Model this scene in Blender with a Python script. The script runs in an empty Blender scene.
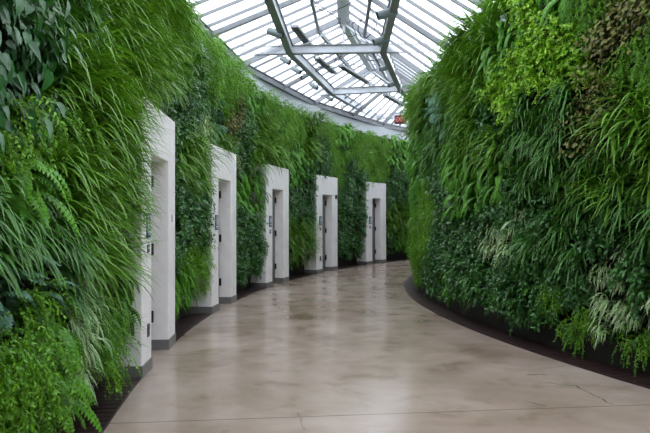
import bpy, bmesh, math, random
import numpy as np
from mathutils import Vector, Matrix
random.seed(7)
R = random.uniform
PI = math.pi
C = bpy.context.scene.collection
EYE, F = 1.57, 650.0
HY = 218.0

# ------------------------------------------------------------------ helpers
def link_mesh(name, verts, faces, mats, parent=None, smooth=False, uvs=None, var=None, fmat=None):
    me = bpy.data.meshes.new(name)
    me.from_pydata([tuple(v) for v in verts], [], faces)
    for m in (mats if isinstance(mats, (list, tuple)) else [mats]):
        me.materials.append(m)
    if fmat is not None:
        me.polygons.foreach_set('material_index', np.array(fmat, dtype=np.int32))
    if smooth:
        me.polygons.foreach_set('use_smooth', np.ones(len(me.polygons), dtype=bool))
    if uvs is not None:
        lay = me.uv_layers.new(name='UVMap')
        idx = np.empty(len(me.loops), dtype=np.int32)
        me.loops.foreach_get('vertex_index', idx)
        lay.data.foreach_set('uv', np.asarray(uvs, dtype=np.float32)[idx].ravel())
    if var is not None:
        a = me.attributes.new('var', 'FLOAT', 'POINT')
        a.data.foreach_set('value', np.asarray(var, dtype=np.float32))
    me.update()
    o = bpy.data.objects.new(name, me)
    C.objects.link(o)
    if parent: o.parent = parent
    return o

class MB:
    """collects boxes, tubes and lathes into one mesh"""
    def __init__(s): s.v, s.f = [], []
    def box(s, c, size, M=None):
        hx, hy, hz = size[0]/2, size[1]/2, size[2]/2
        n = len(s.v)
        for x, y, z in ((-1,-1,-1),(1,-1,-1),(1,1,-1),(-1,1,-1),(-1,-1,1),(1,-1,1),(1,1,1),(-1,1,1)):
            p = Vector((c[0]+x*hx, c[1]+y*hy, c[2]+z*hz))
            s.v.append(M @ p if M else p)
        for q in ((0,3,2,1),(4,5,6,7),(0,1,5,4),(1,2,6,5),(2,3,7,6),(3,0,4,7)):
            s.f.append(tuple(n+i for i in q))
        return s
    def bar(s, a, b, w, h, up=Vector((0,0,1))):
        a, b = Vector(a), Vector(b); d = b-a; L = d.length
        y = d.normalized(); x = y.cross(up).normalized(); z = x.cross(y)
        M = Matrix(((x.x,y.x,z.x,a.x),(x.y,y.y,z.y,a.y),(x.z,y.z,z.z,a.z),(0,0,0,1)))
        return s.box((0, L/2, 0), (w, L, h), M)
    def ibeam(s, a, b, w, h, t=.018):
        a, b = Vector(a), Vector(b); up = Vector((0,0,1))
        s.bar(a+up*(h/2-t/2), b+up*(h/2-t/2), w, t)
        s.bar(a-up*(h/2-t/2), b-up*(h/2-t/2), w, t)
        s.bar(a, b, t*1.4, h-2*t)
        return s
    def lathe(s, prof, a, d, n=16, caps=True):
        a = Vector(a); d = Vector(d).normalized()
        x = d.orthogonal().normalized(); y = d.cross(x)
        base = len(s.v)
        for r, t in prof:
            for k in range(n):
                an = 2*PI*k/n
                s.v.append(a + d*t + (x*math.cos(an)+y*math.sin(an))*r)
        for i in range(len(prof)-1):
            for k in range(n):
                k2 = (k+1) % n
                s.f.append((base+i*n+k, base+i*n+k2, base+(i+1)*n+k2, base+(i+1)*n+k))
        if caps:
            s.f.append(tuple(base+k for k in reversed(range(n))))
            s.f.append(tuple(base+(len(prof)-1)*n+k for k in range(n)))
        return s
    def tube(s, pts, r, n=8):
        pts = [Vector(p) for p in pts]; base = len(s.v)
        for i, p in enumerate(pts):
            d = (pts[min(i+1, len(pts)-1)] - pts[max(i-1, 0)]).normalized()
            x = d.cross(Vector((.13,.21,1))).normalized(); y = d.cross(x)
            for k in range(n):
                an = 2*PI*k/n
                s.v.append(p + (x*math.cos(an)+y*math.sin(an))*r)
        for i in range(len(pts)-1):
            for k in range(n):
                k2 = (k+1) % n
                s.f.append((base+i*n+k, base+i*n+k2, base+(i+1)*n+k2, base+(i+1)*n+k))
        return s
    def build(s, name, mat, parent=None, smooth=False, bevel=0):
        o = link_mesh(name, s.v, s.f, mat, parent, smooth)
        if bevel:
            m = o.modifiers.new('bevel', 'BEVEL'); m.width = bevel; m.segments = 2; m.limit_method = 'ANGLE'
        return o

def empty(name, loc, rz=0, parent=None):
    o = bpy.data.objects.new(name, None); C.objects.link(o)
    o.location = loc; o.rotation_euler = (0, 0, rz); o.empty_display_size = .1
    if parent: o.parent = parent
    return o
def tag(o, label, cat, group=None, kind=None):
    o['label'] = label; o['category'] = cat
    if group: o['group'] = group
    if kind: o['kind'] = kind
    return o
def struct(o, label, cat):
    o['kind'] = 'structure'; o['label'] = label; o['category'] = cat
    return o

def onz(px, py, z):
    """the point of the horizontal plane at height z that the pixel shows"""
    D = (z-EYE)*F/(HY-py)
    return Vector(((px-325)/F*D, D, z))

# ------------------------------------------------------------------ materials
def newmat(name):
    m = bpy.data.materials.new(name); m.use_nodes = True
    nt = m.node_tree; nt.nodes.clear()
    return m, nt
def N(nt, t, **kw):
    n = nt.nodes.new(t)
    for k, v in kw.items():
        if k in n.inputs.keys() if hasattr(n.inputs, 'keys') else False:
            n.inputs[k].default_value = v
        else:
            setattr(n, k, v)
    return n
def L(nt, a, b): nt.links.new(a, b)
def simple(name, col, rough=.5, metal=0, noise=0, nscale=8, bump=0, spec=.5, emit=None, es=0):
    m, nt = newmat(name)
    out = N(nt, 'ShaderNodeOutputMaterial'); p = N(nt, 'ShaderNodeBsdfPrincipled')
    p.inputs['Base Color'].default_value = (*col, 1); p.inputs['Roughness'].default_value = rough
    p.inputs['Metallic'].default_value = metal; p.inputs['Specular IOR Level'].default_value = spec
    if emit: p.inputs['Emission Color'].default_value = (*emit, 1); p.inputs['Emission Strength'].default_value = es
    if noise or bump:
        tc = N(nt, 'ShaderNodeTexCoord'); nz = N(nt, 'ShaderNodeTexNoise')
        nz.inputs['Scale'].default_value = nscale; nz.inputs['Detail'].default_value = 6
        L(nt, tc.outputs['Object'], nz.inputs['Vector'])
        if noise:
            rp = N(nt, 'ShaderNodeValToRGB')
            rp.color_ramp.elements[0].position = .3; rp.color_ramp.elements[1].position = .7
            rp.color_ramp.elements[0].color = (*[c*(1-noise) for c in col], 1)
            rp.color_ramp.elements[1].color = (*[min(1, c*(1+noise)) for c in col], 1)
            L(nt, nz.outputs['Fac'], rp.inputs['Fac']); L(nt, rp.outputs['Color'], p.inputs['Base Color'])
        if bump:
            b = N(nt, 'ShaderNodeBump'); b.inputs['Strength'].default_value = bump; b.inputs['Distance'].default_value = .01
            L(nt, nz.outputs['Fac'], b.inputs['Height']); L(nt, b.outputs['Normal'], p.inputs['Normal'])
    L(nt, p.outputs[0], out.inputs[0])
    return m

M_plaster = simple('white_plaster', (.90, .865, .865), .5, noise=.05, nscale=5, bump=.04)
M_fascia = simple('pale_fascia', (.40, .43, .46), .6, noise=.05)
M_felt = simple('black_felt', (.010, .014, .008), .95, noise=.4, nscale=20, bump=.3)
M_plinth = simple('black_planter', (.022, .021, .018), .6, noise=.3, nscale=10)
M_grille = simple('dark_brown_grille', (.022, .008, .008), .5, noise=.35, nscale=14)
M_pit_shade = simple('pit_shade', (.006, .004, .004), .9)
M_base = simple('grey_cove_base', (.17, .16, .155), .4, noise=.1)
M_steel = simple('pale_painted_steel', (.64, .67, .73), .38, metal=.1, noise=.06)
M_steel_dark = simple('grey_painted_steel', (.22, .23, .25), .4, metal=.3, noise=.08)
M_web = simple('mid_grey_steel', (.36, .38, .41), .4, metal=.2)
M_bar = simple('grey_aluminium', (.19, .20, .215), .4, metal=.3)
M_door = simple('grey_door', (.13, .125, .125), .45, noise=.06)
M_hinge = simple('dark_hinge_steel', (.05, .05, .05), .35, metal=.8)
M_white_wall = simple('off_white_wall', (.6, .6, .58), .7)
M_spot = simple('grey_green_spotlight', (.13, .16, .165), .4, metal=.3)
M_spot_dark = simple('black_lamp_inside', (.015, .015, .017), .5)
M_lens = simple('lamp_lens', (.55, .6, .62), .15)
M_cable = simple('grey_cable', (.045, .05, .06), .5)
M_sign = simple('dark_blue_sign', (.035, .07, .13), .4)
M_sign_fg = simple('white_sign_print', (.75, .8, .85), .5)
M_plate = simple('dark_grey_plate', (.05, .055, .065), .4)
M_exit = simple('dark_red_exit_face', (.13, .004, .010), .5, emit=(.5, .01, .02), es=.03)
M_exit_case = simple('exit_case', (.035, .01, .014), .4)
M_exit_txt = simple('exit_letters', (.55, .20, .22), .5, emit=(1, .3, .3), es=.05)

def glass():
    m, nt = newmat('roof_glass')
    out = N(nt, 'ShaderNodeOutputMaterial')
    tr = N(nt, 'ShaderNodeBsdfTransparent'); tr.inputs[0].default_value = (.95, .97, .99, 1)
    tl = N(nt, 'ShaderNodeBsdfTranslucent'); tl.inputs[0].default_value = (.9, .93, .97, 1)
    gl = N(nt, 'ShaderNodeBsdfGlossy'); gl.inputs['Roughness'].default_value = .08
    nz = N(nt, 'ShaderNodeTexNoise'); nz.inputs['Scale'].default_value = 1.6; nz.inputs['Detail'].default_value = 5
    tc = N(nt, 'ShaderNodeTexCoord'); L(nt, tc.outputs['Object'], nz.inputs['Vector'])
    mr = N(nt, 'ShaderNodeMapRange'); mr.inputs['From Min'].default_value = .3; mr.inputs['From Max'].default_value = .7
    mr.inputs['To Min'].default_value = .10; mr.inputs['To Max'].default_value = .30
    L(nt, nz.outputs['Fac'], mr.inputs['Value'])
    a = N(nt, 'ShaderNodeMixShader'); L(nt, mr.outputs[0], a.inputs[0]); L(nt, tr.outputs[0], a.inputs[1]); L(nt, tl.outputs[0], a.inputs[2])
    b = N(nt, 'ShaderNodeMixShader'); b.inputs[0].default_value = .05
    L(nt, a.outputs[0], b.inputs[1]); L(nt, gl.outputs[0], b.inputs[2]); L(nt, b.outputs[0], out.inputs[0])
    return m
M_glass = glass()

def leaf_mat(name, dark, light, tip=None, stripe=None, swide=.26, rough=.42, trans=.18, rnd=.3):
    m, nt = newmat(name)
    out = N(nt, 'ShaderNodeOutputMaterial')
    at = N(nt, 'ShaderNodeAttribute'); at.attribute_name = 'var'
    oi = N(nt, 'ShaderNodeObjectInfo')
    mx = N(nt, 'ShaderNodeMath', operation='MULTIPLY'); mx.inputs[1].default_value = rnd
    L(nt, oi.outputs['Random'], mx.inputs[0])
    ad = N(nt, 'ShaderNodeMath', operation='MULTIPLY_ADD'); ad.inputs[1].default_value = 1-rnd
    L(nt, at.outputs['Fac'], ad.inputs[0]); L(nt, mx.outputs[0], ad.inputs[2])
    mc = N(nt, 'ShaderNodeMix', data_type='RGBA')
    mc.inputs[6].default_value = (*dark, 1); mc.inputs[7].default_value = (*light, 1)
    L(nt, ad.outputs[0], mc.inputs[0])
    col = mc.outputs[2]
    uv = N(nt, 'ShaderNodeUVMap'); sx = N(nt, 'ShaderNodeSeparateXYZ'); L(nt, uv.outputs[0], sx.inputs[0])
    if tip:
        pw = N(nt, 'ShaderNodeMath', operation='POWER'); pw.inputs[1].default_value = 2.5; L(nt, sx.outputs[1], pw.inputs[0])
        m3 = N(nt, 'ShaderNodeMix', data_type='RGBA'); L(nt, pw.outputs[0], m3.inputs[0])
        L(nt, col, m3.inputs[6]); m3.inputs[7].default_value = (*tip, 1); col = m3.outputs[2]
    if stripe:
        sb = N(nt, 'ShaderNodeMath', operation='SUBTRACT'); sb.inputs[1].default_value = .5; L(nt, sx.outputs[0], sb.inputs[0])
        ab = N(nt, 'ShaderNodeMath', operation='ABSOLUTE'); L(nt, sb.outputs[0], ab.inputs[0])
        gt = N(nt, 'ShaderNodeMath', operation='GREATER_THAN'); gt.inputs[1].default_value = swide; L(nt, ab.outputs[0], gt.inputs[0])
        m4 = N(nt, 'ShaderNodeMix', data_type='RGBA'); L(nt, gt.outputs[0], m4.inputs[0])
        L(nt, col, m4.inputs[6]); m4.inputs[7].default_value = (*stripe, 1); col = m4.outputs[2]
    p = N(nt, 'ShaderNodeBsdfPrincipled'); p.inputs['Roughness'].default_value = rough; p.inputs['Specular IOR Level'].default_value = .42
    L(nt, col, p.inputs['Base Color'])
    t = N(nt, 'ShaderNodeBsdfTranslucent')
    tm = N(nt, 'ShaderNodeMix', data_type='RGBA', blend_type='MULTIPLY'); tm.inputs[0].default_value = 1
    L(nt, col, tm.inputs[6]); tm.inputs[7].default_value = (1.5, 1.5, .6, 1); L(nt, tm.outputs[2], t.inputs[0])
    ms = N(nt, 'ShaderNodeMixShader'); ms.inputs[0].default_value = trans
    L(nt, p.outputs[0], ms.inputs[1]); L(nt, t.outputs[0], ms.inputs[2]); L(nt, ms.outputs[0], out.inputs[0])
    return m
LM = dict(
    grass=leaf_mat('green_blade', (0.037, 0.131, 0.013), (0.137, 0.354, 0.026), tip=(0.184, 0.375, 0.037)),
    darkgrass=leaf_mat('dark_green_blade', (0.021, 0.092, 0.017), (0.071, 0.237, 0.035), tip=(0.113, 0.279, 0.045)),
    fern=leaf_mat('fern_frond', (0.043, 0.157, 0.013), (0.138, 0.398, 0.025), trans=.2),
    broad=leaf_mat('broad_leaf', (0.017, 0.087, 0.024), (0.049, 0.184, 0.044), rough=.3),
    fine=leaf_mat('fine_bright_foliage', (0.070, 0.210, 0.009), (0.195, 0.440, 0.017), trans=.26),
    spider=leaf_mat('white_edged_blade', (0.060, 0.207, 0.037), (0.131, 0.346, 0.062), stripe=(0.654, 0.767, 0.494), swide=.24),
    blue=leaf_mat('silver_blue_frond', (0.085, 0.220, 0.143), (0.190, 0.380, 0.251), rough=.5),
    shrub=leaf_mat('glossy_small_leaf', (0.021, 0.091, 0.018), (0.080, 0.235, 0.046), rough=.28),
    bronze=leaf_mat('bronze_leaf', (.085, .105, .018), (.23, .21, .04), rough=.5),
    lime=leaf_mat('lime_lacy_leaf', (0.136, 0.335, 0.018), (0.409, 0.671, 0.054), trans=.26),
    under=leaf_mat('shade_toned_small_leaf', (0.008, 0.038, 0.006), (0.027, 0.097, 0.011)),  # undergrowth green darkened to stand for shadow in the gaps
)

# ------------------------------------------------------------------ wall lines (front edge of the planting strip, at floor level)
def left_pts():
    p = []
    for i in range(0, 60):
        y = -5 + i*7/60; p.append((-1.466, y))
    for i in range(30):
        y = 2 + i*3/30; p.append((-1.652+.124*(5-y)-.0207*(5-y)**2, y))
    for i in range(40):
        y = 5 + i*4/40; p.append((-1.9+.0155*(9-y)**2, y))
    for i in range(0, 260):
        a = i*.2/52*PI/3.0
        if a > 1.05: break
        p.append((24.1-26*math.cos(a), 9+26*math.sin(a)))
    return p
def right_pts():
    p = []
    for i in range(60): p.append((4.55, -5+i*6/60))
    for i in range(40):
        t = i/40; y = 1+t*4; p.append((3.375+1.175*((1-t)**1.9), y))
    for i in range(0, 400):
        y = 5+i*.06
        if y > 29.5: break
        p.append((20.7-math.sqrt(361-(y-12.8)**2), y))
    return p
class Path:
    def __init__(s, pts, side):
        s.p = np.array(pts); d = np.diff(s.p, axis=0)
        s.s = np.concatenate([[0], np.cumsum(np.hypot(d[:,0], d[:,1]))]); s.len = s.s[-1]; s.side = side
    def at(s, u):
        return np.array([np.interp(u, s.s, s.p[:,0]), np.interp(u, s.s, s.p[:,1])])
    def frame(s, u):
        a = s.at(max(0, u-.3)); b = s.at(min(s.len, u+.3)); t = (b-a)/np.hypot(*(b-a))
        n = np.array([t[1], -t[0]])*s.side       # toward the corridor
        return s.at(u), t, n
    def off(s, u, o, z=0):
        """point o metres behind the front line"""
        p, t, n = s.frame(u); q = p - n*o
        return Vector((q[0], q[1], z))
    def s_of_y(s, y): return float(np.interp(y, s.p[:,1], s.s))
LP, RP = Path(left_pts(), 1), Path(right_pts(), -1)
BACK = .44                                           # depth of the planting in front of the felt

# ------------------------------------------------------------------ doors: positions along the left line
DW = [1.84, 1.74, 1.70, 1.62, 1.52]
DEND = [8.20, 12.35, 16.15, 19.65, 22.95]
doors = []
for w, y in zip(DW, DEND):
    s1 = LP.s_of_y(y); doors.append((s1-w, s1))
TOP = 2.78

def ribbon(path, s0, s1, prof, step=.5, extra=()):
    """sweep a closed profile [(offset, z)...] along the path"""
    us = sorted(set([s0, s1] + [s0+(s1-s0)*i/max(1, int((s1-s0)/step)) for i in range(int((s1-s0)/step)+1)]))
    v, f, n = [], [], len(prof)
    for u in us:
        for o, z in prof: v.append(path.off(u, o, z))
    for i in range(len(us)-1):
        for k in range(n):
            k2 = (k+1) % n
            f.append((i*n+k, (i+1)*n+k, (i+1)*n+k2, i*n+k2))
    f.append(tuple(range(n))); f.append(tuple((len(us)-1)*n+k for k in reversed(range(n))))
    return v, f
def join(parts):
    V, Fc = [], []
    for v, f in parts:
        n = len(V); V += v; Fc += [tuple(n+i for i in q) for q in f]
    return V, Fc
# walls
parts = []
cur = 0
for a, b in doors:
    parts.append(ribbon(LP, cur, a+.03, [(BACK, 0), (BACK, 4.5), (BACK+.3, 4.5), (BACK+.3, 0)]))
    parts.append(ribbon(LP, a+.03, b-.03, [(BACK, TOP-.05), (BACK, 4.5), (BACK+.3, 4.5), (BACK+.3, TOP-.05)]))
    cur = b-.03
parts.append(ribbon(LP, cur, LP.len, [(BACK, 0), (BACK, 4.5), (BACK+.3, 4.5), (BACK+.3, 0)]))
v, f = join(parts)
struct(link_mesh('wall_left', v, f, M_felt), 'black felt backing of the planted wall with the doorways', 'wall')
v, f = ribbon(RP, 0, RP.len, [(BACK, 0), (BACK, 4.3), (BACK+.3, 4.3), (BACK+.3, 0)])
struct(link_mesh('wall_right', v, f, M_felt), 'black felt backing of the doorless planted wall', 'wall')
v, f = ribbon(LP, 0, LP.len, [(BACK-.02, 4.5), (BACK+.05, 4.9), (BACK+.35, 4.9), (BACK+.35, 4.5)])
struct(link_mesh('trim_1', v, f, M_fascia), 'pale fascia above the planting with the doorways', 'trim')
v, f = ribbon(RP, 0, RP.len, [(BACK-.02, 4.3), (BACK+.05, 4.54), (BACK+.35, 4.54), (BACK+.35, 4.3)])
struct(link_mesh('trim_2', v, f, M_fascia), 'pale fascia above the doorless planted wall', 'trim')
# plinths
parts = []; cur = 0
for a, b in doors+[(LP.len, 0)]:
    parts.append(ribbon(LP, cur, a, [(.37, 0), (.37, .27), (BACK+.01, .27), (BACK+.01, 0)])); cur = b
v, f = join(parts)
struct(link_mesh('baseboard_left', v, f, M_plinth), 'black planter plinth under the planting with the doorways', 'plinth')
v, f = ribbon(RP, 0, RP.len, [(.37, 0), (.37, .27), (BACK+.01, .27), (BACK+.01, 0)])
struct(link_mesh('baseboard_right', v, f, M_plinth), 'black planter plinth under the doorless planted wall', 'plinth')
# floor grilles: flat sheet coloured near-black for shade below, under cross slats
def grille(path, spans, name, label, ymax):
    root = empty(name, path.off(spans[0][0], .18, 0)); iv = root.location.copy()
    v, f = join([ribbon(path, a, b, [(.0, .002), (.0, .006), (.37, .006), (.37, .002)]) for a, b in spans])
    o = link_mesh('shade_sheet', [x-iv for x in v], f, M_pit_shade, root)
    mb = MB()
    for a, b in spans:
        u = a+.06
        while u < b-.03:
            p, t, n = path.frame(u)
            if p[1] > 1.5 and p[1] < ymax:
                A = path.off(u, .012, .013)-iv; B = path.off(u, .365, .013)-iv
                mb.bar(A, B, .10, .012)
            u += .112
    mb.build('slat', M_grille, root)
    v, f = join([ribbon(path, a, b, [(-.0, .001), (-.0, .018), (.014, .018), (.014, .001)], .25) for a, b in spans])
    link_mesh('edge_strip', [x-iv for x in v], f, M_grille, root)
    tag(root, label, 'floor grille')
cur = 0
labs = ['dark brown slatted floor grille before the nearest doorway', 'dark floor grille strip between the first and second doorways',
        'dark floor grille strip between the second and third doorways', 'dark floor grille strip between the third and fourth doorways',
        'dark floor grille strip between the fourth and fifth doorways', 'dark floor grille strip beyond the fifth and farthest doorway']
for i, (a, b) in enumerate(doors+[(LP.len-1, 0)]):
    grille(LP, [(cur, a)], 'floor_grille', labs[i], 27); cur = b
grille(RP, [(0, RP.len-1)], 'floor_grille', 'long dark floor grille curving along the doorless planted wall', 20)

# ------------------------------------------------------------------ floor
def floor_mat():
    m, nt = newmat('polished_concrete')
    out = N(nt, 'ShaderNodeOutputMaterial'); p = N(nt, 'ShaderNodeBsdfPrincipled')
    tc = N(nt, 'ShaderNodeTexCoord')
    def noise(s, d, dist=0, rough=.6):
        n = N(nt, 'ShaderNodeTexNoise'); n.inputs['Scale'].default_value = s; n.inputs['Detail'].default_value = d
        n.inputs['Distortion'].default_value = dist; n.inputs['Roughness'].default_value = rough
        L(nt, tc.outputs['Object'], n.inputs['Vector']); return n
    n1, n2, n3 = noise(.5, 6, .5), noise(1.9, 6, .3, .55), noise(30, 4)
    def ramp(src, stops):
        r = N(nt, 'ShaderNodeValToRGB'); e = r.color_ramp.elements
        while len(e) < len(stops): e.new(.5)
        for i, (po, c) in enumerate(stops): e[i].position = po; e[i].color = (*c, 1)
        L(nt, src, r.inputs['Fac']); return r.outputs['Color']
    c1 = ramp(n1.outputs['Fac'], [(.32, (0.263, 0.197, 0.154)), (.5, (0.357, 0.278, 0.234)), (.68, (0.439, 0.360, 0.318))])
    c2 = ramp(n2.outputs['Fac'], [(.3, (.66, .60, .52)), (.45, (.95, .93, .90)), (.72, (1.08, 1.08, 1.08))])
    mu = N(nt, 'ShaderNodeMix', data_type='RGBA', blend_type='MULTIPLY'); mu.inputs[0].default_value = .8
    L(nt, c1, mu.inputs[6]); L(nt, c2, mu.inputs[7])
    # joints and cracks: distance to segments in the floor's plane
    sx = N(nt, 'ShaderNodeSeparateXYZ'); wn = noise(5, 3)
    wv = N(nt, 'ShaderNodeVectorMath', operation='SUBTRACT'); wv.inputs[1].default_value = (.5, .5, .5)
    L(nt, wn.outputs['Color'], wv.inputs[0])
    def seg(A, B, w, warp, soft=.6):
        sc = N(nt, 'ShaderNodeVectorMath', operation='SCALE'); sc.inputs['Scale'].default_value = warp; L(nt, wv.outputs[0], sc.inputs[0])
        ad = N(nt, 'ShaderNodeVectorMath', operation='ADD'); L(nt, tc.outputs['Object'], ad.inputs[0]); L(nt, sc.outputs[0], ad.inputs[1])
        fl = N(nt, 'ShaderNodeVectorMath', operation='MULTIPLY'); fl.inputs[1].default_value = (1, 1, 0); L(nt, ad.outputs[0], fl.inputs[0])
        sb = N(nt, 'ShaderNodeVectorMath', operation='SUBTRACT'); sb.inputs[1].default_value = (A[0], A[1], 0); L(nt, fl.outputs[0], sb.inputs[0])
        dx, dy = B[0]-A[0], B[1]-A[1]; ll = dx*dx+dy*dy
        dt = N(nt, 'ShaderNodeVectorMath', operation='DOT_PRODUCT'); dt.inputs[1].default_value = (dx/ll, dy/ll, 0); L(nt, sb.outputs[0], dt.inputs[0])
        cl = N(nt, 'ShaderNodeClamp'); L(nt, dt.outputs['Value'], cl.inputs[0])
        pr = N(nt, 'ShaderNodeVectorMath', operation='SCALE'); pr.inputs[0].default_value = (dx, dy, 0); L(nt, cl.outputs[0], pr.inputs['Scale'])
        ds = N(nt, 'ShaderNodeVectorMath', operation='DISTANCE'); L(nt, sb.outputs[0], ds.inputs[0]); L(nt, pr.outputs[0], ds.inputs[1])
        mr = N(nt, 'ShaderNodeMapRange'); mr.inputs['From Min'].default_value = w*soft; mr.inputs['From Max'].default_value = w*1.6
        mr.inputs['To Min'].default_value = 1; mr.inputs['To Max'].default_value = 0
        L(nt, ds.outputs['Value'], mr.inputs['Value']); return mr.outputs[0]
    def fl(px, py):
        q = onz(px, py, 0); return (q.x, q.y)
    segs = [((-1.95, 4.93), (3.9, 5.60), .008, .01, .6),
            ((-1.9, 9.6), (1.9, 10.0), .006, .01, .45), ((-1.4, 14.2), (1.8, 13.6), .006, .01, .4),
            (fl(548, 383), fl(575, 386), .007, .10, .7), (fl(575, 386), fl(612, 404), .006, .10, .8),
            (fl(528, 375), fl(546, 375), .012, .12, .7), (fl(526, 402), fl(545, 406), .007, .12, .6),
            (fl(298, 412), fl(304, 430), .007, .10, .3), (fl(255, 385), fl(275, 383), .012, .15, .4)]
    acc = None
    for A, B, w, warp, st in segs:
        o = seg(A, B, w, warp)
        ml = N(nt, 'ShaderNodeMath', operation='MULTIPLY'); ml.inputs[1].default_value = st; L(nt, o, ml.inputs[0])
        if acc is None: acc = ml.outputs[0]
        else:
            mx = N(nt, 'ShaderNodeMath', operation='MAXIMUM'); L(nt, acc, mx.inputs[0]); L(nt, ml.outputs[0], mx.inputs[1]); acc = mx.outputs[0]
    md = N(nt, 'ShaderNodeMix', data_type='RGBA'); L(nt, acc, md.inputs[0]); L(nt, mu.outputs[2], md.inputs[6]); md.inputs[7].default_value = (.09, .07, .055, 1)
    L(nt, md.outputs[2], p.inputs['Base Color'])
    rr = N(nt, 'ShaderNodeMapRange'); rr.inputs['From Min'].default_value = .3; rr.inputs['From Max'].default_value = .7
    rr.inputs['To Min'].default_value = .13; rr.inputs['To Max'].default_value = .27
    L(nt, n2.outputs['Fac'], rr.inputs['Value']); L(nt, rr.outputs[0], p.inputs['Roughness'])
    bp = N(nt, 'ShaderNodeBump'); bp.inputs['Strength'].default_value = .03; bp.inputs['Distance'].default_value = .02
    L(nt, n2.outputs['Fac'], bp.inputs['Height']); L(nt, bp.outputs[0], p.inputs['Normal'])
    p.inputs['Specular IOR Level'].default_value = .42
    L(nt, p.outputs[0], out.inputs[0]); return m
v = [(-6, -6, 0), (20, -6, 0), (20, 36, 0), (-6, 36, 0), (-6, -6, -.2), (20, -6, -.2), (20, 36, -.2), (-6, 36, -.2)]
struct(link_mesh('floor', v, [(0,1,2,3), (7,6,5,4), (0,4,5,1), (1,5,6,2), (2,6,7,3), (3,7,4,0)], floor_mat()), 'polished taupe concrete floor of the curving corridor', 'floor')
for nm, y, x0, x1, la in (('wall_back_light_block', -4.9, -2.2, 5.3, 'added pale wall blocking light from behind the camera'),):
    struct(MB().box(((x0+x1)/2, y, 2.5), (x1-x0, .2, 5)).build(nm, M_white_wall), la, 'wall')  # unseen wall, added to keep open sky from lighting the corridor
pL, pR = LP.off(LP.len-.2, 1.0, 0), RP.off(RP.len-.2, 1.0, 0)
struct(MB().bar(pL+Vector((0, 0, 2.5)), pR+Vector((0, 0, 2.5)), .2, 5).build('wall_far_light_block', M_white_wall), 'added plain wall blocking light beyond the corridor bend', 'wall')  # unseen end wall, added to block light where the corridor runs on

# ------------------------------------------------------------------ doorways
RIM = []                                              # frames for objects on the jambs
ORD = ['nearest', 'second', 'third', 'fourth', 'fifth and farthest']
def local_box(root_inv_frame, *a): pass
for i, (a, b) in enumerate(doors):
    P0, P1 = LP.off(a, 0), LP.off(b, 0)
    T = (P1-P0).normalized(); rz = math.atan2(T.y, T.x); W = (P1-P0).length
    # local frame: x along the wall, y away from the corridor (behind), z up
    root = empty('door_%d' % (i+1), P0, rz)
    struct(root, 'white plaster doorway surround, %s along the planted wall' % ORD[i], 'doorway')
    J = .44
    D = .56; DD = .20; OH = 2.24
    # outline of the surround: U-shape extruded
    prof = [(0, 0), (J, 0), (J, OH), (W-J, OH), (W-J, 0), (W, 0), (W, TOP), (0, TOP)]
    v = [(x, 0, z) for x, z in prof] + [(x, D+.12, z) for x, z in prof]
    f = [(0, 1, 2, 7), (2, 3, 6, 7), (3, 4, 5, 6), (15, 10, 9, 8), (15, 14, 11, 10), (14, 13, 12, 11)]
    f += [(k, k+8, (k+1) % 8+8, (k+1) % 8) for k in range(8)]
    o = link_mesh('surround', v, f, M_plaster, root)
    bv = o.modifiers.new('bevel', 'BEVEL'); bv.width = .012; bv.segments = 2; bv.limit_method = 'ANGLE'
    MB().box((W/2, DD+.10, OH/2), (W-2*J+.02, .10, OH)).build('door_frame', M_steel_dark, root)
    dl = MB().box((W/2, DD+.03, OH/2-.01), (W-2*J-.07, .045, OH-.07)).build('door_leaf', M_door, root, bevel=.003)
    for z in (.40, 1.2, 2.0):
        h = MB().box((W-J-.03, DD-.005, z), (.035, .045, .13)); h.lathe([(.011, -.07), (.011, .07)], (W-J-.045, DD-.02, z), (0, 0, 1), 10)
        h.build('hinge', M_hinge, dl)
    hd = MB().lathe([(.028, 0), (.028, .012), (.01, .014), (.01, .05)], (J+.12, DD+.005, 1.02), (0, -1, 0), 14)
    hd.tube([(J+.12, DD-.04, 1.02), (J+.18, DD-.045, 1.02), (J+.24, DD-.04, 1.018)], .010)
    hd.build('door_handle', M_hinge, dl, smooth=True)
    bs = MB()
    for x0, x1 in ((0, J), (W-J, W)):
        bs.box(((x0+x1)/2, -.004, .06), (x1-x0+.016, .010, .12))
        for xx in (x0-.004, x1+.004):
            bs.box((xx, (D)/2, .06), (.010, D+.01, .12))
    bs.build('base_strip', M_base, root, bevel=.002)
    RIM.append((P0, T, rz, W, J))
def on_jamb(i, x, z, name):
    P0, T, rz, W, J = RIM[i]
    p = P0 + T*x; return empty(name, (p.x, p.y, z), rz)
SL = ['beside the nearest doorway', 'beside the second doorway', 'beside the third doorway', 'beside the fourth doorway', 'beside the farthest doorway']
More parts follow.
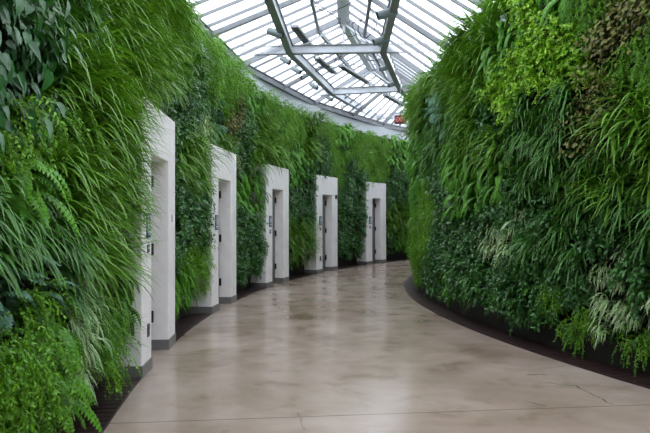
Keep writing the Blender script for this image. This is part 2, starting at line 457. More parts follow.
for i in range(5):
    J = RIM[i][4]; x = J*.62
    r = on_jamb(i, x, 1.37, 'restroom_sign')
    MB().box((0, -.006, .125), (.17, .012, .25)).build('sign_plate', M_sign, r, bevel=.002)
    fg = MB()
    for cx, skirt in ((-.035, 0), (.04, 1)):           # two standing figures
        fg.lathe([(.013, 0), (.013, .002)], (cx, -.0125, .215), (0, -1, 0), 12)
        if skirt:
            n = len(fg.v); fg.v += [Vector(q) for q in ((cx-.010, -.0145, .195), (cx+.010, -.0145, .195), (cx+.028, -.0145, .135), (cx-.028, -.0145, .135))]
            fg.f.append((n, n+3, n+2, n+1))
        else:
            fg.box((cx, -.0135, .165), (.034, .002, .055))
        for lx in (-.009, .009): fg.box((cx+lx, -.0135, .115), (.011, .002, .055))
    fg.box((0, -.0135, .055), (.12, .002, .020)); fg.box((0, -.0135, .03), (.08, .002, .006))
    fg.build('sign_figures', M_sign_fg, r)
    tag(r, 'dark blue restroom sign with white figures %s' % SL[i], 'sign')
    if i != 1:
        r = on_jamb(i, x, 1.22, 'small_sign')
        MB().box((0, -.005, .04), (.09, .010, .08)).build('sign_plate', M_plate, r, bevel=.002)
        MB().box((0, -.011, .045), (.05, .002, .02)).build('sign_print', M_sign_fg, r)
        tag(r, 'small dark plaque under the restroom sign %s' % SL[i], 'sign')
    if i in (0, 3):
        r = on_jamb(i, x, .36, 'wall_outlet')
        MB().box((0, -.005, .065), (.085, .010, .13)).build('cover_plate', M_plate, r, bevel=.002)
        MB().box((0, -.011, .04), (.03, .003, .03)).box((0, -.011, .09), (.03, .003, .03)).build('socket', M_hinge, r)
        tag(r, 'dark grey wall outlet low on the jamb %s' % SL[i], 'outlet')
r = on_jamb(0, RIM[0][3]-.25, 1.52, 'slot_plate')
MB().box((0, -.004, .045), (.045, .008, .10)).build('plate', M_sign_fg, r, bevel=.001)
MB().box((0, -.009, .045), (.014, .003, .08)).build('slot', M_hinge, r)
tag(r, 'narrow plate with a dark slot on the nearest doorway surround', 'plate')
r = on_jamb(3, RIM[3][3]-.15, 2.14, 'door_beacon')
MB().box((0, -.015, .06), (.10, .03, .12)).build('beacon_box', M_plate, r, bevel=.003)
MB().lathe([(.02, 0), (.018, .012), (.0, .016)], (0, -.03, .085), (0, -1, 0), 12).build('beacon_lens', M_exit, r)
tag(r, 'small dark box high on the fourth doorway surround', 'beacon')

# ------------------------------------------------------------------ glass roof
ceil = struct(empty('ceiling', (0, 0, 0)), 'glass gable roof on pale steel beams over the corridor', 'roof')
LB = [(-.35, -4.9), (-.45, 0), (-.80, 4.8), (-1.0, 9.6), (-.78, 14.43), (.21, 19.2), (1.87, 24.0), (4.3, 28.2), (7.4, 31.8)]
RB = [(1.9, -4.9), (1.75, 0), (1.35, 4.8), (1.15, 9.6), (1.28, 14.3), (2.18, 18.7), (3.85, 23.0), (6.2, 26.9), (9.0, 29.8)]
ZB = 5.3; ZE = 4.98; ZER = 4.62; ZR = 6.0
def ray_path(P, Dn, path):
    """where the tie's line leaves the room on this side: closest path point to the line"""
    best = None
    for u in np.linspace(0, path.len, 900):
        q = path.off(u, BACK+.12)
        d = (q.x-P[0])*Dn[1]-(q.y-P[1])*Dn[0]
        if best is None or abs(d) < best[0]: best = (abs(d), q)
    return best[1]
st = []
for k in range(len(LB)):
    l, r = Vector((*LB[k], ZB)), Vector((*RB[k], ZB))
    d = (r-l).normalized()
    ql = ray_path(l, (d.x, d.y), LP); qr = ray_path(r, (d.x, d.y), RP)
    el = Vector((ql.x, ql.y, ZE)); er = Vector((qr.x, qr.y, ZER))
    rg = l.lerp(r, .58); rg.z = ZR
    st.append(dict(l=l, r=r, el=el, er=er, rg=rg))
UPV = Vector((0, 0, 1))
def tie(p, q, w, h, name):
    o = MB().bar(p, q, .03, h-.03).build(name, M_steel if name == 'tie_beam' else M_web, ceil)
    MB().bar(p+UPV*(h/2-.01), q+UPV*(h/2-.01), w, .02).bar(p-UPV*(h/2-.01), q-UPV*(h/2-.01), w, .02).build('beam_flange', M_steel_dark, o)
for k in range(len(st)-1):
    a, b = st[k], st[k+1]
    # glass, both slopes; thin slabs
    for e in ('el', 'er'):
        t = .012
        q = [a[e], b[e], b['rg'], a['rg']]; q = [p+UPV*.06 for p in q]
        v = [tuple(p) for p in q]+[tuple(p+UPV*t) for p in q]
        fs = [(0,1,2,3), (7,6,5,4), (0,4,5,1), (1,5,6,2), (2,6,7,3), (3,7,4,0)]
        link_mesh('glass_pane', v, [fs[0]], M_glass, ceil)
        mb = MB(); n = 9
        for j in range(n):
            tt = (j+.5)/n if False else j/n
            mb.bar(a[e].lerp(b[e], tt)+UPV*.03, a['rg'].lerp(b['rg'], tt)+UPV*.03, .034, .055)
        mb.build('glazing_bars', M_bar, ceil)
        MB().bar(a[e]-UPV*.02, b[e]-UPV*.02, .12, .12).bar(a[e]+UPV*.07, b[e]+UPV*.07, .16, .03).build('eave_gutter', M_bar, ceil)
        # purlin partway up the slope
        tq = .76
        A, B = a[e].lerp(a['rg'], tq), b[e].lerp(b['rg'], tq)
        MB().bar(A-UPV*.05, B-UPV*.05, .06, .10).build('purlin', M_steel_dark, ceil)
        tq = .40
    MB().bar(a['l'], b['l'], .09, .19).build('side_beam', M_steel, ceil)
    MB().bar(a['r'], b['r'], .09, .19).build('side_beam', M_steel, ceil)
    MB().bar(a['l']+UPV*.10, b['l']+UPV*.10, .16, .02).bar(a['l']-UPV*.10, b['l']-UPV*.10, .14, .02).build('beam_flange', M_steel_dark, ceil)
    MB().bar(a['r']+UPV*.10, b['r']+UPV*.10, .16, .02).bar(a['r']-UPV*.10, b['r']-UPV*.10, .14, .02).build('beam_flange', M_steel_dark, ceil)
    MB().bar(a['rg']-UPV*.06, b['rg']-UPV*.06, .26, .10).bar(a['rg']-UPV*.13, b['rg']-UPV*.13, .12, .06).build('ridge_beam', M_steel, ceil)
    mid = {q: a[q].lerp(b[q], .5) for q in a}
    # rafters and posts at each station and mid bay
    mb = MB()
    for S_, full in ((a, True), (mid, False)):
        for e, bm in (('el', 'l'), ('er', 'r')):
            mb.bar(S_[e]-UPV*.03, S_['rg']-UPV*.05, .05, .09)
            if full:
                d = (S_['rg']-S_[e]); 
                tt = (Vector((S_[bm].x, S_[bm].y, 0))-Vector((S_[e].x, S_[e].y, 0))).length/max(.01, Vector((d.x, d.y, 0)).length)
                mb.bar(S_[bm], S_[e]+d*tt, .07, .07, up=Vector((0, 1, 0)))
    mb.build('rafter', M_steel_dark, ceil)
    tie(a['l'], a['r'], .12, .20, 'tie_beam')
    if k:
        tie(a['l'], a['el']+UPV*(ZB-ZE), .11, .20, 'outrigger')
        tie(a['r'], a['er']+UPV*(ZB-ZER), .11, .20, 'outrigger')
    # king post and diagonal braces from the tie to the ridge
    c = a['l'].lerp(a['r'], .5); d = (a['r']-a['l'])
    MB().bar(c+d*.08, a['rg']-UPV*.1, .05, .05, up=Vector((0, 1, 0))).bar(a['l']+d*.06, a['rg']-UPV*.14, .035, .05, up=Vector((0, 1, 0))).bar(a['r']-d*.06, a['rg']-UPV*.14, .035, .05, up=Vector((0, 1, 0))).build('truss_brace', M_steel, ceil)
    # thin wind rods crossing the bay
    MB().tube([a['l']+UPV*.1, b['rg']-UPV*.12], .012, 6).tube([a['rg']-UPV*.12, b['r']+UPV*.1], .012, 6).build('wind_rod', M_steel_dark, ceil)

# ------------------------------------------------------------------ spotlights, trays, cables, exit sign
def beam_near(p, key):
    best = None
    for k in range(len(st)-1):
        A, B = st[k][key], st[k+1][key]
        t = max(0, min(1, (p-A).dot(B-A)/(B-A).length_squared)); q = A.lerp(B, t)
        if best is None or (q-p).length < best[0]: best = ((q-p).length, q, (B-A).normalized())
    return best[1], best[2]
def spotlight(px, py, key, out, aim, label, scale=1.0, z=5.2):
    p = onz(px, py, z); q, t = beam_near(p, key)
    side = Vector((-t.y, t.x, 0))*(1 if key == 'l' else -1)      # away from the corridor's middle
    pos = q + t*0 + side*out; pos.z = z
    r = empty('spotlight', pos)
    d = Vector(aim).normalized(); Ln = .30*scale; rr = .065*scale
    a0 = -d*Ln*.5
    b = MB().lathe([(rr*.75, 0), (rr, .02), (rr, Ln), (rr*.86, Ln), (rr*.86, Ln-.05)], a0, d, 18, caps=False)
    b.lathe([(rr*.2, -.001), (rr*.75, 0)], a0, d, 18)
    b.build('lamp_housing', M_spot, r, smooth=False)
    MB().lathe([(rr*.85, Ln-.06), (rr*.85, Ln-.05)], a0, d, 18).build('lens', M_spot_dark, r)
    MB().lathe([(rr*.45, Ln-.049), (rr*.3, Ln-.03)], a0, d, 14).build('bulb', M_lens, r)
    tgt = Vector((q.x, q.y, 5.3)) - pos; 
    yk = MB().tube([Vector((0, 0, 0)), Vector((0, 0, .07)), tgt*.5+Vector((0, 0, .05)), tgt], .011, 6)
    yk.box((0, 0, .06), (.05, .05, .05)); yk.build('yoke', M_steel_dark, r)
    tag(r, label, 'spotlight', None)
    return r
spotlight(287, 33, 'l', .12, (.75, -.25, -.35), 'pale grey spotlight on the beam just before the wide cross beam', 1.15)
k = 0
desc = ['first spotlight past the wide cross beam, over the doorways', 'dark spotlight second past the cross beam over the doorways', 'spotlight turned mouth-on below the side beam over the second doorway',
        'fourth spotlight past the cross beam, just before the second beam', 'fifth spotlight past the cross beam, just past the second tie', 'small spotlight turned mouth-on over the third doorway',
        'small spotlight over the fourth doorway, left of the side beam', 'small spotlight over the fifth doorway, far along the beam', 'tiny far spotlight turned mouth-on above the last doorway', 'farthest tiny spotlight, beside the red exit sign']
for (px, py), mouth in zip([(292, 60), (297, 70), (303, 77), (314, 86), (327, 98), (339, 106), (354, 112), (371, 120), (380, 122), (397, 130)], [0,0,1,0,0,1,0,0,1,0]):
    aim = (-.25, -.9, -.35) if mouth else (.62, -.4, -.45)
    spotlight(px, py, 'l', .24, aim, desc[k], .95); k += 1
for px, py, sc, la in ((392, 13, 1.25, 'big grey-green spotlight on the far-side beam, highest of them'), (385, 40, 1.15, 'grey-green spotlight right above the wide cross beam'),
                       (380, 68, 1, 'spotlight on the doorless side just past the cross beam'), (386, 84, 1, 'spotlight on the doorless side just before the second tie'),
                       (398, 100, .9, 'small far spotlight over the doorless side')):
    spotlight(px, py, 'r', -.10, (-.85, -.15, -.30), la, sc)

def tray(p0, p1, label):
    a, b = Vector(p0), Vector(p1); c = (a+b)/2
    r = empty('linear_light', c); a -= c; b -= c
    MB().bar(a, b, .17, .05).build('housing', M_steel_dark, r)
    m = MB(); n = 11
    for j in range(n):
        m.bar(a.lerp(b, (j+.15)/n)-UPV*.028, a.lerp(b, (j+.75)/n)-UPV*.028, .11, .008)
    m.build('louvre', M_cable, r)
    for t in (.12, .88):
        q = a.lerp(b, t); MB().tube([q, q+UPV*.32], .007, 6).build('hanger', M_steel_dark, r)
    tag(r, label, 'light fixture')
tray(onz(294, 26, 5.5), onz(313, 50, 5.5), 'dark louvred linear light fixture before the wide cross beam')
tray(onz(341, 66, 5.5), onz(367, 82, 5.5), 'dark louvred linear light fixture past the wide cross beam')
tray(onz(385, 95, 5.5), onz(404, 106, 5.5), 'dark linear light fixture farthest along the roof')
tray(onz(317, 58, 5.5), onz(334, 73, 5.5), 'linear light fixture beside the hanging cable loops')
def cable(pts, label, r=.010):
    P = [onz(*q) for q in pts]
    out = []
    for i in range(len(P)-1):
        p0, p1, p2, p3 = P[max(i-1, 0)], P[i], P[i+1], P[min(i+2, len(P)-1)]
        for j in range(6):
            t = j/6
            out.append(.5*((2*p1)+(p2-p0)*t+(2*p0-5*p1+4*p2-p3)*t*t+(3*p1-p0-3*p2+p3)*t**3))
    out.append(P[-1]); c = P[0].copy(); o = MB().tube([q-c for q in out], r, 6).build('cable', M_cable, None, True); o.location = c
    tag(o, label, 'cable')
cable([(340, 18, 5.75), (341, 28, 5.6), (348, 36, 5.5), (356, 34, 5.5), (352, 24, 5.6), (362, 20, 5.7)], 'dark cable looping under the ridge above the cross beam')
cable([(362, 18, 5.75), (358, 30, 5.6), (364, 38, 5.5), (371, 34, 5.55), (376, 26, 5.6)], 'dark cable loop hanging nearer the doorless side beam')
cable([(314, 56, 5.45), (318, 66, 5.3), (330, 69, 5.25), (338, 62, 5.3), (341, 54, 5.45)], 'dark cable loop sagging below the cross beam')
cable([(318, 55, 5.45), (324, 64, 5.3), (333, 66, 5.3), (336, 56, 5.45)], 'short dark cable loop inside the sagging one')
cable([(366, 56, 5.3), (368, 60, 5.2), (378, 60, 5.2), (386, 55, 5.3)], 'grey cable drooping under the cross beam by the right spotlights')
cable([(310, 2, 5.8), (326, 12, 5.7), (345, 6, 5.75), (354, 0, 5.8)], 'thin pale arc of conduit high under the glass')
def pole(px, py0, py1, z0, label):
    pass
# exit sign hung from a rod
c = Vector(((400.5-325)/F*17.6, 17.6, 1.57+(218-119.5)*17.6/F))
r = empty('exit_sign', c, math.radians(-14))
MB().box((0, .03, 0), (.33, .06, .235)).build('sign_case', M_exit_case, r, bevel=.004)
MB().box((0, -.003, 0), (.30, .008, .20)).build('sign_face', M_exit, r)
cu = bpy.data.curves.new('exit_text', 'FONT'); cu.body = 'EXIT'; cu.size = .15; cu.align_x = 'CENTER'; cu.align_y = 'CENTER'; cu.extrude = .002; cu.offset = .003
to = bpy.data.objects.new('tmp_text', cu); C.objects.link(to)
dg = bpy.context.evaluated_depsgraph_get(); me = bpy.data.meshes.new_from_object(to.evaluated_get(dg))
bpy.data.objects.remove(to); me.materials.clear(); me.materials.append(M_exit_txt)
to = bpy.data.objects.new('exit_letters', me); C.objects.link(to); to.parent = r; to.location = (0, -.010, 0); to.rotation_euler = (PI/2, 0, 0); to.scale = (.9, 1.1, 1)
MB().tube([(0, .03, .11), (0, .03, 5.3-c.z)], .01, 8).build('hanging_rod', M_steel_dark, r)
tag(r, 'red exit sign hanging under the roof by the doorless wall', 'sign')

# ------------------------------------------------------------------ plants
# local axes of a plant: x along the wall, y out into the corridor, z up
def curve(p, d, n, step, g, wob=0.0):
    pts = [Vector(p)]; d = Vector(d).normalized(); dirs = [d.copy()]
    for i in range(n):
        pts.append(pts[-1]+d*step)
        d = (d + Vector((R(-wob, wob), R(-wob, wob), -g*(1+.25*i)))).normalized(); dirs.append(d.copy())
    return pts, dirs
class PM:
    def __init__(s): s.v, s.f, s.uv, s.var = [], [], [], []
    def blade(s, pts, dirs, w, var, fold=.25, taper=lambda t: math.sin(PI*min(1, .12+.88*t)**.8)):
        n = len(pts)-1; base = len(s.v)
        for i, p in enumerate(pts):
            t = i/n; d = dirs[i]
            x = d.cross(UPV)
            if x.length < .15: x = Vector((1, 0, 0))
            x.normalize(); nn = x.cross(d).normalized()
            ww = w*.5*max(.04, taper(t))
            s.v += [p-x*ww+nn*ww*fold, p, p+x*ww+nn*ww*fold]
            s.uv += [(0, t), (.5, t), (1, t)]; s.var += [var]*3
        for i in range(n):
            b = base+i*3
            s.f += [(b, b+1, b+4, b+3), (b+1, b+2, b+5, b+4)]
    def leaf(s, p, d, nrm, Ln, w, var, droop=.15, shape='oval'):
        """a flat leaf with a mid fold"""
        d = d.normalized(); x = d.cross(nrm)
        if x.length < .05: x = Vector((1, 0, 0)).cross(d)
        x.normalize(); nn = x.cross(d).normalized(); base = len(s.v)
        prof = {'oval': ((0, .0), (.3, 1), (.7, .8), (1, 0)), 'heart': ((-.08, .55), (.15, 1), (.5, .8), (1, 0)), 'lance': ((0, .1), (.35, 1), (.7, .55), (1, 0)),
                'round': ((0, .4), (.35, 1), (.75, .9), (1, .25))}[shape]
        for t, ww in prof:
            c = p+d*Ln*t - nn*Ln*droop*t*t; h = w*.5*ww
            s.v += [c-x*h+nn*h*.25, c, c+x*h+nn*h*.25]; s.uv += [(0, max(0, t)), (.5, max(0, t)), (1, max(0, t))]; s.var += [var]*3
        for i in range(3):
            b = base+i*3; s.f += [(b, b+1, b+4, b+3), (b+1, b+2, b+5, b+4)]
    def arrays(s): return np.array([tuple(x) for x in s.v], dtype=np.float32), s.f, s.uv, s.var

def tuft(n, l0, l1, w, g0, g1, up=.5, spread=.9, seg=6):
    m = PM()
    for i in range(n):
        Ln = R(l0, l1); d = (R(-spread, spread), R(.35, 1.0), R(up-.5, up+.5))
        p = (R(-.07, .07), R(0, .05), R(-.07, .07))
        pts, ds = curve(p, d, seg, Ln/seg, R(g0, g1), .05)
        m.blade(pts, ds, w*R(.7, 1.25), R(0, 1))
    return m
def fern(n, l0, l1, pin, pairs, g, up=.5, lobed=False, wid=.3, spread=1.0):
    m = PM()
    for i in range(n):
        Ln = R(l0, l1); d = (R(-spread, spread), R(.4, 1.0), R(up-.6, up+.6)); vr = R(0, 1)
        pts, ds = curve((R(-.05, .05), R(0, .04), R(-.05, .05)), d, pairs, Ln/pairs, g*R(.6, 1.3)*6/pairs, .02)
        m.blade(pts, ds, .006, vr)
        for j in range(1, pairs+1):
            t = j/pairs; dd = ds[j]; x = dd.cross(UPV)
            if x.length < .15: x = Vector((1, 0, 0))
            x.normalize(); nn = x.cross(dd)
            ln = pin*(math.sin(PI*min(.97, .10+t*.86))**.7)
            for sgn in (-1, 1):
                m.leaf(pts[j], (x*sgn+dd*.45), nn, ln, (Ln/pairs)*(1.15 if not lobed else 1.5)*(wid/.3), min(1, max(0, vr+R(-.2, .2))), .25, 'lance')
    return m
def bush(n, l0, l1, per, ls, lw, g, up=.1, shape='oval', out=1.0, spread=1.0):
    """drooping stems with small leaves"""
    m = PM()
    for i in range(n):
        Ln = R(l0, l1); d = (R(-spread, spread), R(.3, 1.0)*out, R(up-.7, up+.7)); vr = R(0, 1)
        pts, ds = curve((R(-.10, .10), R(0, .05), R(-.10, .10)), d, per, Ln/per, g*R(.5, 1.4)*6/per, .10)
        m.blade(pts, ds, .004, vr*.5)
        for j in range(1, per+1):
            for q in range(2):
                dd = (ds[j]*R(.2, .8)+Vector((R(-1, 1), R(-.3, 1), R(-1, .6)))).normalized()
                nn = Vector((R(-.5, .5), R(.2, 1), R(.1, 1)))
                m.leaf(pts[j], dd, nn, ls*R(.7, 1.3), lw*R(.7, 1.3), min(1, max(0, vr+R(-.3, .3))), .3, shape)
    return m
def broad(n, ls, lw, shape='heart', reach=.22, down=.8):
    m = PM()
    for i in range(n):
        d = (R(-.9, .9), R(.5, 1), R(-.5, .8))
        pts, ds = curve((R(-.08, .08), 0, R(-.08, .08)), d, 4, reach*R(.6, 1.3)/4, .25, .05)
        vr = R(0, 1); m.blade(pts, ds, .006, vr*.6)
        dd = Vector((R(-.6, .6), R(-.1, .6), -down+R(-.3, .4))); nn = Vector((R(-.3, .3), 1, R(.0, .6)))
        m.leaf(pts[-1], dd, nn, ls*R(.6, 1.25), lw*R(.6, 1.25), vr, .2, shape)
    return m
KINDS = {
 'grass':    ('arching_grass', 'grass plant', [lambda: tuft(40, .28, .60, .026, .08, .28, .45) for _ in range(4)]),
 'darkgrass':('lily_turf', 'grass plant', [lambda: tuft(42, .24, .46, .023, .14, .34, .30) for _ in range(3)]),
 'fern':     ('sword_fern', 'fern', [lambda: fern(13, .28, .46, .050, 17, .22) for _ in range(4)]),
 'broad':    ('trailing_philodendron', 'leafy plant', [lambda: broad(26, .095, .060) for _ in range(3)]),
 'fine':     ('asparagus_fern', 'fern', [lambda: bush(34, .20, .36, 14, .026, .011, .24) for _ in range(4)]),
 'spider':   ('spider_plant', 'striped plant', [lambda: tuft(34, .16, .32, .021, .22, .45, .2) for _ in range(3)]),
 'blue':     ('blue_fern', 'fern', [lambda: fern(9, .20, .30, .055, 11, .20, .35, True, .34) for _ in range(2)]),
 'shrub':    ('glossy_leaf_plant', 'leafy plant', [lambda: bush(22, .14, .30, 7, .058, .026, .20, .1) for _ in range(4)]),
 'bronze':   ('coral_bells', 'leafy plant', [lambda: broad(40, .05, .038, 'oval', .22, .3) for _ in range(2)]),
 'lime':     ('lacy_lime_fern', 'fern', [lambda: bush(30, .18, .34, 11, .040, .022, .15, .4, 'round') for _ in range(3)]),
}
LOOK = dict(grass='long arching mid green grass clump', darkgrass='short dark strappy grass clump', fern='green feathery sword fern', broad='broad hanging dark green leaves',
            fine='fine bright green asparagus fern', spider='white-edged spider plant', blue='silvery blue-green fern', shrub='small glossy-leaved green plant',
            bronze='bronze and olive round-leaved plant', lime='pale lime lacy fern')
MESH = {}
for kname, (nm, cat, makers) in KINDS.items():
    MESH[kname] = []
    for mk in makers:
        m = mk(); v, f, uv, var = m.arrays()
        me = bpy.data.meshes.new(nm); me.from_pydata(v.tolist(), [], f); me.materials.append(LM[kname])
        lay = me.uv_layers.new(name='UVMap'); idx = np.empty(len(me.loops), dtype=np.int32); me.loops.foreach_get('vertex_index', idx)
        lay.data.foreach_set('uv', np.asarray(uv, dtype=np.float32)[idx].ravel())
        a = me.attributes.new('var', 'FLOAT', 'POINT'); a.data.foreach_set('value', np.asarray(var, dtype=np.float32))
        me.polygons.foreach_set('use_smooth', np.ones(len(me.polygons), dtype=bool)); me.update()
        MESH[kname].append((me, v, np.array(f, dtype=np.int32), np.array(uv, dtype=np.float32), np.array(var, dtype=np.float32)))

K = dict(G='grass', D='darkgrass', F='fern', P='broad', A='fine', S='spider', B='blue', L='shrub', H='bronze', K='lime')
ANL = """20,40,P 10,95,P 25,10,L 35,70,P 60,30,D 110,20,G 100,60,G 140,40,G 60,90,G 130,85,G 155,100,L 40,150,A 20,130,A 90,140,G 110,170,G 140,165,L 141,195,L 30,190,F 60,210,G
95,200,G 15,240,D 12,282,B 32,272,B 60,250,D 75,290,S 75,235,G 110,240,G 130,255,L 115,300,F 110,335,G 95,362,A 85,345,A 15,320,A 10,380,A 40,350,F 30,415,A 60,368,S 66,405,S 72,345,S 74,385,S 55,345,S 75,420,S 58,425,S 82,322,D
185,90,L 178,60,D 165,30,G 190,30,A 210,72,A 215,50,A 200,110,D 196,140,S 190,165,G 205,155,G 190,215,L 192,260,A 200,290,A 185,320,F 214,118,B 230,112,H 226,88,A
240,80,A 250,100,F 252,150,G 250,190,F 248,230,L 250,270,L 262,130,G 272,112,A 283,122,A 258,285,L 240,130,L
295,130,A 290,160,F 300,200,L 298,240,G 300,262,G 310,130,G 320,150,L 330,140,A 338,162,A
347,200,L 345,240,L 340,140,F 360,150,A 375,165,A 350,172,L 395,190,L 396,220,G 392,250,L 400,150,F 380,140,A 400,240,F"""
ANR = """410,200,F 412,240,A 414,270,A 425,220,A 418,160,F 430,60,G 420,100,G 450,60,G 460,90,G 480,40,G 437,97,B 450,122,D 430,140,D 450,160,F 470,140,G 483,122,L 445,190,L 440,250,L 460,230,L
470,170,F 480,105,G 505,85,K 520,62,K 560,70,K 540,50,K 545,30,K 580,40,K 512,45,F 592,10,A 560,8,F 500,20,G 622,30,H 600,60,H 628,62,A 640,50,A 612,92,H 632,92,G 640,130,G 640,180,G 600,118,H
550,110,D 520,130,D 540,160,D 570,170,D 600,190,G 520,190,L 540,212,L 500,150,G 500,180,F 490,210,L 512,228,S 495,245,S 480,262,L 460,280,L 450,292,F 510,270,L 540,282,L 530,250,D 570,240,D 585,215,D
600,240,L 620,245,S 600,268,S 642,262,L 640,300,S 622,325,S 600,300,S 560,315,A 580,290,L 570,335,A 612,345,S 645,365,A 520,310,L 490,302,L 470,312,D 430,290,L 550,262,L 610,150,D 630,210,D"""
def anchors(txt, path):
    """each patch seen in the photo, as a place on the wall: (distance along, height, kind)"""
    us = np.linspace(0, path.len, 1600); P = np.array([path.off(u, .22)[:2] for u in us])
    out = []
    for tok in txt.split():
        px, py, k = tok.split(','); px, py = float(px), float(py); tx = (px-325)/F
        d = P[:, 0]-tx*P[:, 1]; ok = P[:, 1] > 2.0
        sg = np.where((np.sign(d[:-1]) != np.sign(d[1:])) & ok[:-1])[0]
        if len(sg) == 0:
            j = int(np.argmin(np.where(ok, np.abs(d)/np.maximum(P[:, 1], .1), 9)))
        else: j = int(sg[0])
        y = P[j, 1]; z = EYE+(HY-py)/F*y
        out.append((us[j], min(4.7, max(.2, z)), K[k]))
    return out
def section_left(u, z):
    for i, (a, b) in enumerate(doors):
        if a <= u <= b and z > TOP: return 'above the %s doorway' % ['nearest', 'second', 'third', 'fourth', 'farthest'][i]
    if u < doors[0][0]: return 'before the nearest doorway'
    if u < doors[1][0]: return 'between the first and second doorways'
    if u < doors[2][0]: return 'between the second and third doorways'
    if u < doors[3][0]: return 'between the third and fourth doorways'
    if u < doors[4][0]: return 'between the fourth and fifth doorways'
    return 'past the farthest doorway'
def section_right(u, z):
    y = RP.at(u)[1]
    if y < 6.6: return 'on the doorless wall nearest the camera'
    if y < 8.4: return 'on the near half of the doorless wall'
    if y < 10.8: return 'on the far half of the doorless wall'
    return 'at the bend of the doorless wall'
def band(z): return 'low' if z < 1.3 else ('at mid height' if z < 2.8 else 'high')

plan = {k: [] for k in KINDS}
def plant_wall(path, anc, s0, s1, left, ztop):
    anc_a = np.array([(a[0], a[1]) for a in anc]); kinds = [a[2] for a in anc]; relief = [R(0, .13) if left else R(0, .09) for a in anc]
    u = s0; row = 0
    while u < s1:
        y0 = path.at(u)[1]
        st_ = .235 if y0 < 14 else .27
        z = .40 + (row % 2)*.5*st_
        zt = ztop+(.17 if left and y0 < 14 else 0)+(0 if left else .32*min(1, max(0, (12.2-y0)/3)))
        while z < zt:
            uu, zz = u+R(-.07, .07), z+R(-.07, .07)
            inside = left and any(a-.02 < uu < b+.06 and zz < TOP+.10 for a, b in doors)
            if not inside:
                yy = path.at(uu)[1]
                # patches stay true to size: nearest anchor, slightly noisy
                q = (anc_a-np.array([uu+R(-.13, .13), zz+R(-.13, .13)]))*np.array([.8, 1.0])
                ai = int(np.argmin((q**2).sum(1))); kd = kinds[ai]
                if zz > zt-.28: kd = random.choice(['grass', 'fine', 'fine', 'grass', 'fern']) if kd in ('shrub', 'broad', 'darkgrass', 'spider') else kd
                p, t, n = path.frame(uu)
                pos = path.off(uu, BACK-.05-R(0, .08)-relief[ai]*(1 if zz > .7 else .3)-(.10 if left and zz < .9 and uu < doors[0][0]-.9 else 0)+(.09 if not left and yy > 10.3 else 0), zz)
                rz = math.atan2(n[1], n[0])-PI/2
                near = left and any(a-.55 < uu < a-.01 for a, b in doors) and (1.55 if uu < doors[0][1] else .33) < zz < TOP+.5
                lip = left and any(a-.05 < uu < b-.5 for a, b in doors) and TOP < zz < TOP+.45
                if near or lip: pos = path.off(uu, .16+R(0, .08), zz-(.0 if near else .05))
                edge = left and any(abs(uu-a) < .22 or abs(uu-b) < .22 for a, b in doors) and zz < TOP
                sc = R(.82, 1.18)*(.95 if edge else 1.0)
                low = zz < .62
                if low: sc *= 1.0 if left and uu < doors[0][0]-.3 else (.80 if left else .95)
                Mx = Matrix.Translation(pos) @ Matrix.Rotation(rz+R(-.25, .25), 4, 'Z') @ Matrix.Rotation(R(-.35, .35), 4, 'Y') @ Matrix.Rotation(R(-.15, .1), 4, 'X') @ Matrix.Scale(sc, 4)
                sec = section_left(uu, zz) if left else section_right(uu, zz)
                depth = pos.y
                px = 325+pos.x/max(depth, .1)*F; py = HY-(zz-EYE)/max(depth, .1)*F
                seen = depth > 1 and -60 < px < 710 and -60 < py < 480
                if not left and yy > 13.6: seen = False
                if left and yy > 24.8: seen = False
                plan[kd].append((not seen, depth, Mx, sec, zz, random.randrange(len(MESH[kd])), left))
            z += st_
        u += st_; row += 1
plant_wall(LP, anchors(ANL, LP), LP.s_of_y(1.6), LP.s_of_y(29), True, 4.55)
plant_wall(RP, anchors(ANR, RP), RP.s_of_y(3.2), RP.s_of_y(19), False, 4.18)
tot = 0
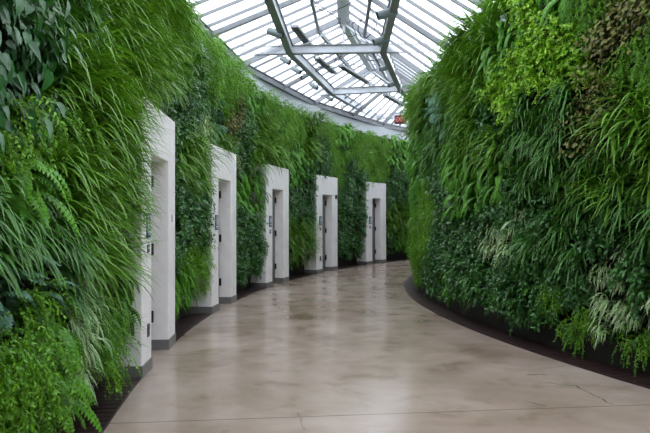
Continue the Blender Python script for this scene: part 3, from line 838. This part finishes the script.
for kd, items in plan.items():
    items.sort(key=lambda q: (q[0], q[1])); nm, cat, _ = KINDS[kd]
    single, rest = items[:300], items[300:]
    single, rest = [q for q in single if not q[0]], [q for q in single if q[0]]+rest
    for hid, dep, Mx, sec, zz, vi, left in single:
        o = bpy.data.objects.new(nm, MESH[kd][vi][0]); C.objects.link(o); o.matrix_world = Mx
        lab = '%s %s %s' % (LOOK[kd], '' if sec.startswith('above') else band(zz), sec)
        lab = ' '.join(lab.split()); tag(o, lab, cat, lab.replace(LOOK[kd], nm.replace('_', ' ')+'s')); tot += 1
    if rest:
        for side in (True, False):
            rs = [q for q in rest if q[6] == side]
            if not rs: continue
            Vs, Fs, Us, As, n = [], [], [], [], 0
            for hid, dep, Mx, sec, zz, vi, left in rs:
                me, v, f, uv, var = MESH[kd][vi]
                M3 = np.array(Mx, dtype=np.float32); Vs.append(v @ M3[:3, :3].T + M3[:3, 3]); Fs.append(f+n); Us.append(uv); As.append(np.clip(var*.7+random.random()*.3, 0, 1)); n += len(v)
            V = np.concatenate(Vs); Fc = np.concatenate(Fs); U = np.concatenate(Us); A = np.concatenate(As)
            me = bpy.data.meshes.new(nm+'_foliage'); nf = len(Fc)
            me.vertices.add(len(V)); me.vertices.foreach_set('co', V.ravel()); me.loops.add(nf*4); me.loops.foreach_set('vertex_index', Fc.ravel())
            me.polygons.add(nf); me.polygons.foreach_set('loop_start', np.arange(nf, dtype=np.int32)*4)
            me.update(calc_edges=True)
            lay = me.uv_layers.new(name='UVMap'); lay.data.foreach_set('uv', U[Fc.ravel()].ravel())
            at = me.attributes.new('var', 'FLOAT', 'POINT'); at.data.foreach_set('value', A.astype(np.float32))
            me.polygons.foreach_set('use_smooth', np.ones(nf, dtype=bool)); me.materials.append(LM[kd]); me.update()
            o = bpy.data.objects.new(nm+'_foliage', me); C.objects.link(o)
            tag(o, 'distant %s spread %s' % (LOOK[kd].replace('clump', '').strip(), 'over the wall with the doorways' if side else 'over the doorless wall'), 'foliage', None, 'stuff')
# undergrowth: small leaves by the felt, shadow between plants put into their colour
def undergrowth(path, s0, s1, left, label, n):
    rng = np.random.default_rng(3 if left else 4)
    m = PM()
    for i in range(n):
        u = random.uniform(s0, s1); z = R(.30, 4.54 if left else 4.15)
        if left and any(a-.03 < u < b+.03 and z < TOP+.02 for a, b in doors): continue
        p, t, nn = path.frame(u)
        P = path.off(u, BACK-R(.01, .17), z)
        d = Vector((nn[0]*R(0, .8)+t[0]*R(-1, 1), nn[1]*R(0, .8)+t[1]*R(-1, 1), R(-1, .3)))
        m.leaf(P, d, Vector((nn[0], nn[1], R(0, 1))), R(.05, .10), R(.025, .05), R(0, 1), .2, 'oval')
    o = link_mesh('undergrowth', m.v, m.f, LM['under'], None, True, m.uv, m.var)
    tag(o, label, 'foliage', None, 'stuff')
undergrowth(LP, LP.s_of_y(0), LP.s_of_y(28), True, 'undergrowth leaves coloured dark as shade behind the plants on the doorway wall', 26000)
undergrowth(RP, RP.s_of_y(1), RP.s_of_y(20), False, 'undergrowth leaves coloured dark as shade behind the plants on the doorless wall', 20000)
print('individual plants', tot, {k: len(v) for k, v in plan.items()})

# ------------------------------------------------------------------ sky, camera
w = bpy.data.worlds.new('sky'); bpy.context.scene.world = w; w.use_nodes = True
nt = w.node_tree; nt.nodes.clear()
out = N(nt, 'ShaderNodeOutputWorld'); bg = N(nt, 'ShaderNodeBackground')
tc = N(nt, 'ShaderNodeTexCoord'); nz = N(nt, 'ShaderNodeTexNoise'); nz.inputs['Scale'].default_value = 2.2; nz.inputs['Detail'].default_value = 6
rp = N(nt, 'ShaderNodeValToRGB'); rp.color_ramp.elements[0].color = (.74, .83, .95, 1); rp.color_ramp.elements[1].color = (.98, .99, 1, 1)
rp.color_ramp.elements[0].position = .35; rp.color_ramp.elements[1].position = .62
L(nt, tc.outputs['Generated'], nz.inputs['Vector']); L(nt, nz.outputs['Fac'], rp.inputs['Fac']); L(nt, rp.outputs[0], bg.inputs[0])
bg.inputs[1].default_value = 1.25
L(nt, bg.outputs[0], out.inputs[0])
cd = bpy.data.cameras.new('camera'); cam = bpy.data.objects.new('camera', cd); C.objects.link(cam)
cd.sensor_width = 36; cd.lens = F/650*36; cd.shift_y = (HY-216.5)/650; cd.clip_start = .05
cam.location = (0, 0, EYE); cam.rotation_euler = (PI/2, 0, 0)
sc = bpy.context.scene; sc.camera = cam
sc.view_settings.view_transform = 'Standard'; sc.view_settings.look = 'None'; sc.view_settings.gamma = 1
sc.view_settings.exposure = 1.85
sc.cycles.max_bounces = 10; sc.cycles.diffuse_bounces = 5; sc.cycles.transparent_max_bounces = 12; sc.cycles.transmission_bounces = 4
sc.cycles.use_denoising = True
sc.cycles.sample_clamp_indirect = 6
